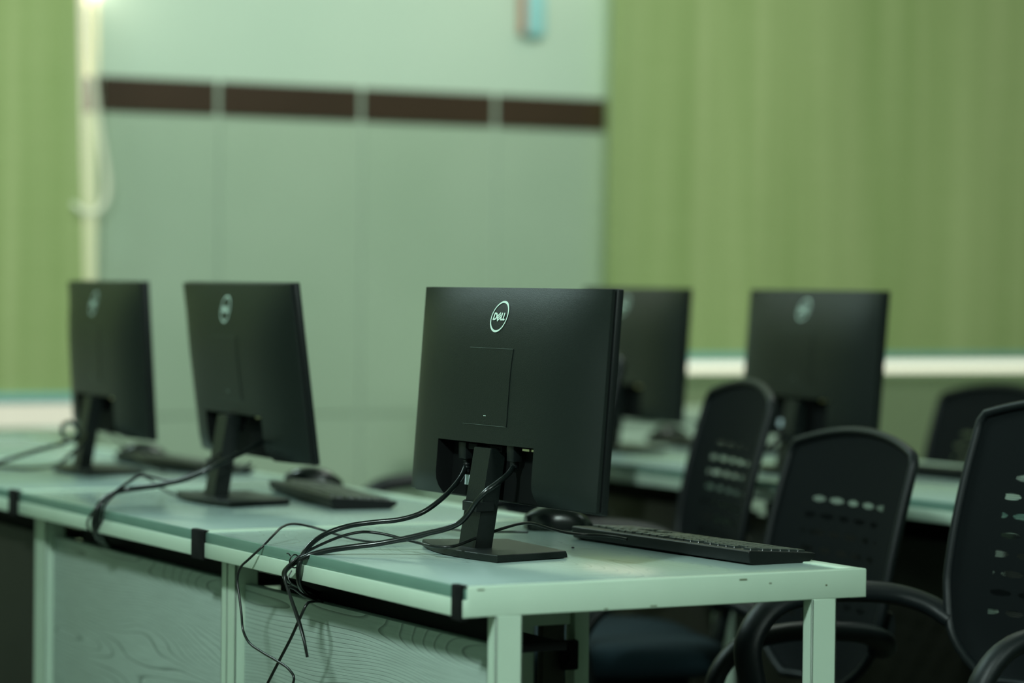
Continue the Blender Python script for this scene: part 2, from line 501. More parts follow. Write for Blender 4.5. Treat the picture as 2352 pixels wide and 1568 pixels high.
# ------------------------------------------------------------------ desks
DP = .845
def make_desk(name, x, y, W, label, first=False, group=None, dark=False):
    root = empty(name, (x, y, 0)); tag(root, label, 'desk', group)
    L = DP - .001
    MB().box(.004, W - .014, .012, L - .012, .728, .7495, bevel=.0015).build('desktop', M['desktop'], root, smooth=40)
    MB().box(0, .0045, .002, L, .7355, .7505, bevel=.001).build('edge_band', M['band'], root, smooth=40)
    for x0, x1 in ((-.003, .022), (W - .026, W)):
        a = MB()
        a.box(x0, x1, .0005, L, .713, .7352 if x0 < .1 else .7512, bevel=.0016)
        a.build('side_rail', M['rail'], root, smooth=40)
    for y0, y1 in ((0, .013), (L - .011, L)):
        MB().box(.004, W - .001, y0, y1, .7135, .7515, bevel=.0015, seg=3).build('end_rail', M['rail'], root, smooth=40)
    for x0, x1 in ((.043, .081), (W - .087, W - .048)):
        for y0, y1 in ((.0, .022), (L - .030, L)):
            q = MB()
            # folded steel channel: web, two flanges
            q.box(x0, x1, y0, y0 + .003, .012, .714, bevel=.0008, seg=1)
            q.box(x0, x0 + .003, y0, y1, .012, .714, bevel=.0008, seg=1)
            q.box(x1 - .003, x1, y0, y1, .012, .714, bevel=.0008, seg=1)
            q.box(x0, x1, y1 - .003, y1, .012, .714, bevel=.0008, seg=1)
            lg = q.build('leg', M['rail'], root, smooth=40)
            MB().lathe([(.014, 0), (.016, .004), (.016, .010), (.008, .012)], (x0 + x1) / 2, (y0 + y1) / 2, 16).build('foot', M['cap'], lg, smooth=40)
    MB().box(.058, .073, .024, L - .032, .22, .673, bevel=.001).build('modesty_panel', M['panel_shade'] if dark else M['panel'], root, smooth=40)  # dark ones paint in the shade below the desk
    # lower tie bars between the end legs
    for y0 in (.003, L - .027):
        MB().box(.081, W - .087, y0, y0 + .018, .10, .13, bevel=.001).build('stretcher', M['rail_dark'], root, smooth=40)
    # underside tray where the cables run
    MB().prism([(.085, .715), (.085, .655), (.19, .655), (.19, .665), (.095, .665), (.095, .715)], 'y', .08, L - .1).build('cable_tray', M['recess'], root)
    if first:
        MB().box(.075, W - .09, .630, .648, .612, .640, bevel=.001).build('cross_bar', M['rail'], root, smooth=40)
        MB().box(W - .085, W - .060, .624, .652, .012, .714, bevel=.001).build('support_post', M['rail'], root, smooth=40)
        MB().box(W - .135, W - .098, .632, .650, .012, .70, bevel=.001).build('support_post', M['wood_dark'], root, smooth=40)
        lt = MB().box(W - .112, W - .084, .612, .624, .545, .59, bevel=.003).build('latch', M['cap'], root, smooth=40)
        MB().tube([(W - .105, .612, .555), (W - .105, .603, .562), (W - .105, .603, .575), (W - .105, .612, .582)], .003, 8).build('latch_loop', M['cap'], lt, smooth=40)
        # scuffs and grime on the end rail
        for gx, gz, sx, sz in ((.022, .7475, .010, .0016), (.405, .7445, .012, .002), (.27, .7165, .010, .0014), (.535, .732, .003, .002), (.20, .716, .006, .0012), (.447, .738, .004, .0015)):
            MB().box(gx - sx / 2, gx + sx / 2, -.0006, .001, gz - sz / 2, gz + sz / 2, bevel=.0004, seg=1).build('scuff_mark', M['grime'], root)
    return root
def tape(x, y0, y1, parent, label=None):
    q = MB()
    # wraps the band, the rail and folds a little onto the top
    q.prism([(-.0055, .7095), (-.0055, .752), (-.0035, .7535), (.004, .7535), (.004, .752), (-.0035, .751), (-.0035, .7115), (.004, .7115), (.004, .7095)], 'y', y0, y1, bevel=.0006, seg=1)
    o = q.build('black_tape', M['cap'], None, smooth=40, loc=parent.location)
    tag(o, label, 'tape')
    return o
desk_labels = ['cream steel framed desk with grey wood top, nearest the camera, carrying the sharp monitor',
               'second cream desk of the left row, carrying the slightly blurred monitor',
               'third cream desk of the left row, under the leftmost monitor',
               'farthest desk of the left row, just before the windows']
row1 = []
for i in range(4):
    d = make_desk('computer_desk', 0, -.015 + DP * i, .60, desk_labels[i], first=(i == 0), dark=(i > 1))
    row1.append(d)
    tape(0, 0 if i == 0 else -.024, .0265 if i == 0 else .024, d,
         ['black tape folded over the sharp front corner of the nearest desk', 'black tape over the joint between the first and second desks of the left row',
          'dark tape over the joint below the leftmost monitor', 'dark tape on the last joint of the left row'][i])
row2_labels = ['nearest desk of the right hand row, hidden behind the mesh chairs', 'second desk of the right hand row, under the broad blurred monitor',
               'third desk of the right hand row, under the half hidden monitor', 'farthest desk of the right hand row, near the low cabinet']
for i in range(3):
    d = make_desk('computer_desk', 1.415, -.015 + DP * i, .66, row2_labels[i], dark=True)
    if i in (1, 2): tape(0, -.02, .02, d, [0, 'dark tape on the right row desk edge beside the upright chair back', 'dark tape on the right row desk edge left of the leaning chair'][i])

# ------------------------------------------------------------------ monitor
HW = .2525            # half width
PV = Vector((.03, 0, .22))   # tilt pivot (local)
ZB, ZT = .074, .3675
def rel(x, z): return (x - PV.x, z - PV.z)
def shell_depth(y, z):
    gx = max(0.0, 1 - (abs(y) / HW) ** 4.2)
    dt = (ZT - z); db = (z - ZB)
    gt = 1 - max(0.0, 1 - dt / .13) ** 2.2 * .85
    gb = 1 - max(0.0, 1 - db / .03) ** 2.2 * .5
    return .005 + .031 * gx * gt * gb
def logo_mesh(parent):
    """ring and four letters, lying on the shell; drawn in (u,v), u to the viewer's right"""
    LZ = .3265
    S = .0222                       # ring outer radius
    def place(u, v, lift=.0007):
        y, z = -u, LZ + v
        x = .046 - shell_depth(y, z) - lift
        rx, rz = rel(x, z)
        return (rx, y, rz)
    m = MB()
    n = 64
    ring = []
    for k in range(n):
        a = 2 * PI * k / n
        # stroke is thicker at top right and bottom left
        th = .0021 + .0009 * abs(math.sin(a + .35)) ** 2
        ring.append((m.bm.verts.new(place(S * math.cos(a), S * math.sin(a))), m.bm.verts.new(place((S - th) * math.cos(a), (S - th) * math.sin(a)))))
    for k in range(n):
        a, b = ring[k], ring[(k + 1) % n]
        m.bm.faces.new((a[0], b[0], b[1], a[1]))
    rg = m.build('logo_ring', M['logo'], parent)
    m = MB()
    def poly(pts):
        m.bm.faces.new([m.bm.verts.new(place(px * .001, py * .001, .0008)) for px, py in pts])
    def strip(outer, inner):
        k = len(outer)
        for i in range(k):
            j = (i + 1) % k
            poly([outer[i], outer[j], inner[j], inner[i]])
    # D
    outer = [(-15.8, -5.4), (-15.8, 5.4), (-10.6, 5.4), (-7.6, 4.2), (-5.9, 1.6), (-5.9, -1.6), (-7.6, -4.2), (-10.6, -5.4)]
    inner = [(-12.9, -3.0), (-12.9, 3.0), (-10.9, 3.0), (-9.4, 2.2), (-8.7, .9), (-8.7, -.9), (-9.4, -2.2), (-10.9, -3.0)]
    strip(outer, inner)
    # slanted E: a rotated E made of a lower-left spine and three arms rising to the right
    def rot(p, a=38, c=(-.6, -.2)):
        x, y = p; ca, sa = math.cos(R(a)), math.sin(R(a))
        return (c[0] + x * ca - y * sa, c[1] + x * sa + y * ca)
    def rq(x0, x1, y0, y1): poly([rot(p) for p in ((x0, y0), (x1, y0), (x1, y1), (x0, y1))])
    rq(-5.4, -3.0, -4.6, 4.6)
    for yy in (-4.6, -1.15, 2.3): rq(-3.0, 4.6, yy, yy + 2.3)
    # L L
    for ox in (4.3, 10.4):
        poly([(ox, -5.4), (ox, 5.4), (ox + 2.7, 5.4), (ox + 2.7, -5.4)])
        poly([(ox + 2.7, -5.4), (ox + 2.7, -3.1), (ox + 6.0, -3.1), (ox + 6.0, -5.4)])
    m.build('logo_letters', M['logo'], parent, recalc=True)

def make_monitor(name, x, y, z, yaw, tilt, label, base_yaw=0, group=None):
    root = empty(name, (x, y, z), yaw); tag(root, label, 'monitor', group)
    head = []
    pv = (PV.x, 0, PV.z)
    # back shell as a relief, stepped into the port bay
    NW, NZ = .130, .149
    ys = [-HW + 2 * HW * i / 44 for i in range(45)]
    ys = [v for v in ys if abs(abs(v) - NW) > .004]
    ys = sorted(ys + [-NW - .0015, -NW + .0, NW - .0, NW + .0015])
    zs = [ZB + (ZT - ZB) * i / 30 for i in range(31)]
    zs = [v for v in zs if abs(v - NZ) > .004]
    zs = sorted(zs + [NZ, NZ + .0015])
    m = MB(); g = {}
    for i, yy in enumerate(ys):
        for k, zz in enumerate(zs):
            deep = abs(yy) <= NW + 1e-6 and zz <= NZ + 1e-6
            d = .008 if deep else shell_depth(yy, zz)
            rx, rz = rel(.046 - d, zz)
            g[i, k] = m.bm.verts.new((rx, yy, rz))
    for i in range(len(ys) - 1):
        for k in range(len(zs) - 1):
            f = m.bm.faces.new((g[i, k], g[i, k + 1], g[i + 1, k + 1], g[i + 1, k]))
            if abs(ys[i] + ys[i + 1]) / 2 < NW + .001 and (zs[k] + zs[k + 1]) / 2 < NZ + .001: f.material_index = 1  # bay faces take the darker plastic, painting in the shade inside
    # rim down to the seam
    rim = [(i, 0) for i in range(len(ys))] + [(len(ys) - 1, k) for k in range(1, len(zs))] + [(i, len(zs) - 1) for i in range(len(ys) - 2, -1, -1)] + [(0, k) for k in range(len(zs) - 2, 0, -1)]
    low = []
    for (i, k) in rim:
        rx, rz = rel(.046, zs[k])
        low.append(m.bm.verts.new((rx, ys[i], rz)))
    for a in range(len(rim)):
        b = (a + 1) % len(rim)
        m.bm.faces.new((g[rim[a]], g[rim[b]], low[b], low[a]))
    m.bm.faces.new(low)
    sh = m.build('back_housing', [M['case'], M['recess']], root, smooth=38, loc=pv); head.append(sh)
    logo_mesh(sh)
    # raised line around the mount cover
    zc0, zc1, cw = .176, .2815, .059
    c = MB()
    pl = []
    def cov(y_, z_, lift):
        rx, rz = rel(.046 - shell_depth(y_, z_) - lift, z_); return (rx, y_, rz)
    yy = [-cw + 2 * cw * i / 8 for i in range(9)]; zz = [zc0 + (zc1 - zc0) * i / 8 for i in range(9)]
    G = {(i, k): c.bm.verts.new(cov(yy[i], zz[k], .0007)) for i in range(9) for k in range(9)}
    for i in range(8):
        for k in range(8):
            c.bm.faces.new((G[i, k], G[i, k + 1], G[i + 1, k + 1], G[i + 1, k]))
    rimc = [(i, 0) for i in range(9)] + [(8, k) for k in range(1, 9)] + [(i, 8) for i in range(7, -1, -1)] + [(0, k) for k in range(7, 0, -1)]
    lo = [c.bm.verts.new(cov(yy[i], zz[k], -.003)) for i, k in rimc]
    for a in range(len(rimc)):
        b = (a + 1) % len(rimc); c.bm.faces.new((G[rimc[a]], G[rimc[b]], lo[b], lo[a]))
    vc = c.build('mount_cover', M['case'], sh, smooth=30)
    sm = MB()
    w_ = .0006
    rg = [(-cw, zc0), (cw, zc0), (cw, zc1), (-cw, zc1)]
    ro = [(-cw - w_, zc0 - w_), (cw + w_, zc0 - w_), (cw + w_, zc1 + w_), (-cw - w_, zc1 + w_)]
    for i in range(4):
        for q_ in range(6):
            j = (i + 1) % 4; t0, t1 = q_ / 6, (q_ + 1) / 6
            P4 = [(A[i][0] + (A[j][0] - A[i][0]) * t, A[i][1] + (A[j][1] - A[i][1]) * t) for A, t in ((rg, t0), (rg, t1), (ro, t1), (ro, t0))]
            sm.bm.faces.new([sm.bm.verts.new(cov(y_, z_, .0004)) for y_, z_ in P4])
    sm.build('cover_seam', M['recess'], sh)
    for zl in (zc1 + .0002, zc0 - .0008):  # thin strips paint in the highlight along the cover edges
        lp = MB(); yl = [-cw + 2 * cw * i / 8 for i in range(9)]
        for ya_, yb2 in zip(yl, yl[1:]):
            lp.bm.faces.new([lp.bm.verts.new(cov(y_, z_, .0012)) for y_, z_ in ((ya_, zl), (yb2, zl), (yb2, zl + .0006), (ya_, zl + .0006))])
        lp.build('cover_highlight', M['edge_highlight'], sh)
    s = MB(); rx, rz = rel(.046 - shell_depth(0, .19) - .0010, .188)
    s.box(rx - .0006, rx + .001, -.002, .003, rz, rz + .0008).build('latch_tab', M['logo'], sh)
    # seam, bezel and screen
    rx0, _ = rel(.046, 0)
    bz = MB()
    z0, z1 = ZB - .003 - PV.z, ZT + .001 - PV.z
    bz.box(rx0 + .0022, rx0 + .0125, -HW - .0015, HW + .0015, z0, z1, bevel=.0015)
    b = bz.build('bezel', M['case_gloss'], root, smooth=40, loc=pv); head.append(b)
    q = MB().box(rx0 - .001, rx0 + .003, -HW + .0015, HW - .0015, z0 + .004, z1 - .004).build('seam', M['recess'], b)
    sc = MB().box(rx0 + .0120, rx0 + .0132, -HW + .012, HW - .012, z0 + .022, z1 - .012).build('screen', M['screen'], root, loc=pv); head.append(sc)
    # bay: connectors hanging from its ceiling, sticker
    bay = MB()
    ry, rzz = rel(.038, NZ)
    for yy0, w in ((-.052, .020), (-.015, .030), (.05, .024)):
        o = MB().box(ry - .016, ry - .001, yy0 - w / 2, yy0 + w / 2, rzz - .009, rzz - .0005, bevel=.001, seg=1).build('port', M['recess'], root, smooth=30, loc=pv); head.append(o)
    for ya, yb_ in ((-.112, -.094), (-.124, -.118)):
        o = MB().box(ry - .021, ry - .012, ya, yb_, rzz - .0035, rzz - .0008).build('port_shield', M['metal'], root, loc=pv); head.append(o)
    st = MB().box(ry - .0012, ry,   .070, .090, rzz - .060, rzz - .046).build('sticker', M['sticker'], root, loc=pv); head.append(st)
    # neck
    lean = .165
    nx0 = -.0065
    nb = MB()
    t = bmesh.new()
    hw0, hw1, d0, d1 = .0235, .0235, .0135, .0125
    vs = []
    for (zz_, hw, dd) in ((.008, hw0, d0), (.146, hw1, d1)):
        cx = nx0 + lean * (zz_ - .008)
        for (sx, sy) in ((-1, -1), (1, -1), (1, 1), (-1, 1)):
            vs.append(t.verts.new((cx + sx * dd, sy * hw, zz_)))
    t.faces.new(vs[0:4][::-1]); t.faces.new(vs[4:8])
    for i in range(4):
        j = (i + 1) % 4; t.faces.new((vs[i], vs[j], vs[4 + j], vs[4 + i]))
    bmesh.ops.bevel(t, geom=list(t.edges), offset=.0008, segments=2, affect='EDGES')
    nb._merge(t)
    nk = nb.build('neck', M['case'], root, smooth=30)
    # hinge arm into the panel
    MB().box(.006, .040, -.017, .017, .118, .142, bevel=.002).build('hinge', M['recess'], nk, smooth=40)
    # cable clip on the neck
    cl = MB()
    zc = .066; cx = nx0 + lean * (zc - .008)
    cl.prism([(cx - .0135 - .011, .010), (cx - .0135 - .011, -.028), (cx + .004, -.028), (cx + .004, -.0255), (cx - .0135 - .0085, -.0255), (cx - .0135 - .0085, .0075), (cx - .010, .024), (cx - .004, .0255), (cx - .012, .027)], 'z', zc - .006, zc + .007, bevel=.0005, seg=1)
    cl.build('cable_clip', M['case_gloss'], root, smooth=30)
    # base: bowed rear edge, straight front, bevelled skirt
    rear = [(-.031 - .022 * math.cos(a * PI / 2), a * .130) for a in [-1 + 2 * i / 16 for i in range(17)]]
    out = [(rear[0][0] + .0, -.130)] + rear[1:-1] + [(rear[-1][0], .130), (.088, .098), (.088, -.098)]
    def scl(p, s): return ((p[0] - .005) * s + .005, p[1] * s)
    tb = bmesh.new()
    layers = [(.965, 0.0), (1.0, .001), (1.0, .004), (.985, .009), (.975, .0098)]
    rings = []
    for s, zz_ in layers:
        rings.append([tb.verts.new((*scl(p, s), zz_)) for p in out])
    for A, B in zip(rings, rings[1:]):
        for i in range(len(out)):
            j = (i + 1) % len(out); tb.faces.new((A[i], A[j], B[j], B[i]))
    tb.faces.new(rings[0][::-1]); tb.faces.new(rings[-1])
    bb = MB(); bb._merge(tb)
    base = bb.build('base', M['case'], root, smooth=25)
    base.rotation_euler[2] = base_yaw
    for o in head: o.rotation_euler = (0, tilt, 0)
    return root

def set_tilt(root, tilt, base_yaw=0):
    for o in children(root):
        n = o.name.split('.')[0]
        if n in ('back_housing', 'bezel', 'screen', 'port', 'port_shield', 'sticker'):
            o.rotation_euler = (0, tilt, 0)
        if n == 'base': o.rotation_euler = (0, 0, base_yaw)

DZ = .7500
mon = make_monitor('computer_monitor', .226, .375, DZ, R(2.0), R(4.2), 'black monitor in sharp focus seen from behind on the nearest desk, bright logo', base_yaw=R(-6))
def mon_copy(x, y, yaw, tilt, label, by=0):
    c = copy_tree(mon); c.location = (x, y, DZ); c.rotation_euler = (0, 0, R(yaw)); c['label'] = label
    set_tilt(c, R(tilt), R(by)); return c
mon2 = mon_copy(.250, 1.355, -2.2, -7.5, 'black monitor tilted back on the second desk of the left row')
mon1 = mon_copy(.290, 2.122, -4.5, -3.5, 'leftmost black monitor, small and blurred, in front of the left blind')
mon5 = mon_copy(1.60, 1.640, -3.2, 4.5, 'black blurred monitor on the right, its whole back visible in front of the wide blind')
mon4 = mon_copy(1.65, 2.425, -4.0, 3.5, 'black blurred monitor half hidden behind the sharp monitor')

# ------------------------------------------------------------------ keyboards
def kb_layout():
    """(x0,x1,y0,y1) in key units; y is rows from the rear, x from the left end"""
    K = []
    def row(r, x, ws, h=1):
        for w in ws:
            if w > 0: K.append((x, x + w, r, r + h))
            x += abs(w)
    row(0, 0, [1]); row(0, 2, [1] * 4); row(0, 6.5, [1] * 4); row(0, 11, [1] * 4)
    row(1.35, 0, [1] * 13 + [2]); row(2.35, 0, [1.5] + [1] * 12 + [1.5])
    row(3.35, 0, [1.75] + [1] * 11 + [2.25]); row(4.35, 0, [2.25] + [1] * 10 + [2.75])
    row(5.35, 0, [1.25, 1.25, 1.25, 6.25, 1.25, 1.25, 1.25, 1.25])
    for r, n in ((0, 3), (1.35, 3), (2.35, 3)): row(r, 15.3, [1] * n)
    row(4.35, 16.3, [1]); row(5.35, 15.3, [1] * 3)
    row(1.35, 18.6, [1] * 4); row(2.35, 18.6, [1] * 3); row(3.35, 18.6, [1] * 3); row(4.35, 18.6, [1] * 3)
    row(5.35, 18.6, [2, 1]); row(2.35, 21.6, [1], 2); row(4.35, 21.6, [1], 2)
    return K
KL, KD = .430, .113
def make_keyboard(name, x, y, yaw, label, full):
    """local: rear edge at x=0, user at +x, left end of the typist's board at y=0, right end at y=KL"""
    root = empty(name, (x, y, DZ), yaw); tag(root, label, 'keyboard')
    c = MB()
    prof = [(.010, .0), (.002, .003), (-.001, .0165), (0, .0185), (.004, .0192), (KD - .003, .0125), (KD, .0112), (KD - .001, .007), (KD - .012, .0)]
    c.prism(prof, 'y', 0, KL, bevel=.0008, seg=1)
    case = c.build('case', M['kbcase'], root, smooth=25)
    for yy in (.05, KL - .05):
        MB().box(.012, .026, yy - .012, yy + .012, -.0, .006, bevel=.001).build('foot', M['cap'], root)
    K = kb_layout()
    u = (KL - .016) / 22.6
    ux = (KD - .018) / 6.35
    def ztop(xx): return .0192 + (.0125 - .0192) * (xx - .004) / (KD - .007)
    a = math.atan2(.0067, KD - .007)
    rotm = Matrix.Rotation(a, 3, 'Y')
    many = None if full else MB()
    cells = []
    for (k0, k1, r0, r1) in K:
        cells.append((.008 + r0 * ux + .0008, .008 + r1 * ux - .0008, .008 + k0 * u + .0009, .008 + k1 * u - .0009))
    cells.sort(key=lambda q: q[2] + q[0] * .5)
    rest = MB()
    for i, (x0, x1, y0, y1) in enumerate(cells):
        tgt = MB() if (full and i < 100) else (rest if full else many)
        cx = (x0 + x1) / 2; zt = ztop(cx)
        t = bmesh.new()
        lo = [t.verts.new(p) for p in ((x0, y0, zt - .001), (x1, y0, zt - .001), (x1, y1, zt - .001), (x0, y1, zt - .001))]
        e = .0009
        hi = [t.verts.new(p) for p in ((x0 + e, y0 + e, zt + .0032), (x1 - e, y0 + e, zt + .0032), (x1 - e, y1 - e, zt + .0032), (x0 + e, y1 - e, zt + .0032))]
        t.faces.new(lo[::-1]); t.faces.new(hi)
        for j in range(4):
            t.faces.new((lo[j], lo[(j + 1) % 4], hi[(j + 1) % 4], hi[j]))
        bmesh.ops.bevel(t, geom=[ed for ed in t.edges], offset=.0005, segments=1, affect='EDGES')
        tgt._merge(t, rotm, (cx, 0, zt))
        if full and i < 100: tgt.build('key', M['key'], root, smooth=30)
    if full:
        o = rest.build('key', M['key'], root, smooth=30); o['kind'] = 'stuff'
    else:
        o = many.build('key', M['key'], root, smooth=30); o['kind'] = 'stuff'
    return root
kbf = make_keyboard('keyboard', .4830, .0905, R(3.5), 'black keyboard in focus on the nearest desk, keys facing the chairs', True)
kb2 = make_keyboard('keyboard', .352, 1.128, R(-10), 'black keyboard lying askew beside the tilted back monitor on the second desk', False)
def kb_copy(x, y, yaw, label):
    c = copy_tree(kb2); c.location = (x, y, DZ); c.rotation_euler = (0, 0, R(yaw)); c['label'] = label; return c
kb_copy(.468, 1.965, 2, 'black keyboard behind the stand of the leftmost monitor')
kb_copy(1.86, 2.19, 0, 'dark keyboard on the far desk below the half hidden monitor')
kb_copy(1.80, 1.30, 4, 'dark keyboard on the right hand desk beside the upright chair back')

# ------------------------------------------------------------------ mouse
def make_mouse(name, x, y, yaw, label):
    """local: nose towards -x"""
    root = empty(name, (x, y, DZ), yaw); tag(root, label, 'mouse')
    m = MB(); t = bmesh.new()
    NU, NV = 28, 14
    L, Wd, H = .105, .062, .037
    rows = []
    for i in range(NU + 1):
        s = i / NU
        px = -L / 2 + L * s
        w = Wd / 2 * (1 - abs(2 * s - 1.04) ** 3.2 * .82) * (1 if s < .5 else 1) if 0 < s < 1 else Wd / 2 * .30
        w = max(w, Wd / 2 * .35)
        h = H * (math.sin(PI * min(max(.16 + .78 * s, 0), 1)) ** .75)
        if s > .97: h *= .88
        r = []
        for k in range(NV + 1):
            a = PI * k / NV
            ca, sa = math.cos(a), math.sin(a)
            yy = w * math.copysign(abs(ca) ** .62, ca)
            z = .0015 + (h - .0015) * abs(sa) ** .80
            r.append(t.verts.new((px, yy, z)))
        rows.append(r)
    for A, B in zip(rows, rows[1:]):
        for k in range(NV): t.faces.new((A[k], B[k], B[k + 1], A[k + 1]))
        t.faces.new((A[0], A[-1], B[-1], B[0]))
    t.faces.new(rows[0]); t.faces.new(rows[-1][::-1])
    m._merge(t)
    m.build('shell', M['mouse'], root, smooth=55)
    # split line between the buttons, wheel, feet
    zz = .0265
    wl = MB()
    wc = Vector((-.028, 0, .0245))
    wl.tube([(wc.x, -.0032, wc.z), (wc.x, .0032, wc.z)], .0085, 20)
    wl.build('scroll_wheel', M['logo'], root, smooth=40)
    MB().box(-.045, .040, -.020, .020, -.0, .0022, bevel=.0006, seg=1).build('glide_pad', M['recess'], root)
    return root
mf = make_mouse('computer_mouse', .520, .672, R(-14), 'glossy black mouse in focus beyond the keyboard on the nearest desk')
def mouse_copy(x, y, yaw, label):
    c = copy_tree(mf); c.location = (x, y, DZ); c.rotation_euler = (0, 0, R(yaw)); c['label'] = label; return c
mouse_copy(.545, 1.62, -20, 'black mouse behind the askew keyboard on the second desk')
mouse_copy(.53, 2.43, -10, 'dark mouse beside the keyboard of the leftmost monitor')
mouse_copy(1.99, 2.72, 0, 'dark mouse on the far right hand desk below the half hidden monitor')
# crumb on the front desk
cr = MB().lathe([(.0006, 0), (.0022, .0004), (.0024, .0014), (.001, .0022)], 0, 0, 8).build('screw', M['crumb'], smooth=50, loc=(.385, .392, DZ))
tag(cr, 'tiny black screw lying on the desk between stand and keyboard', 'screw')

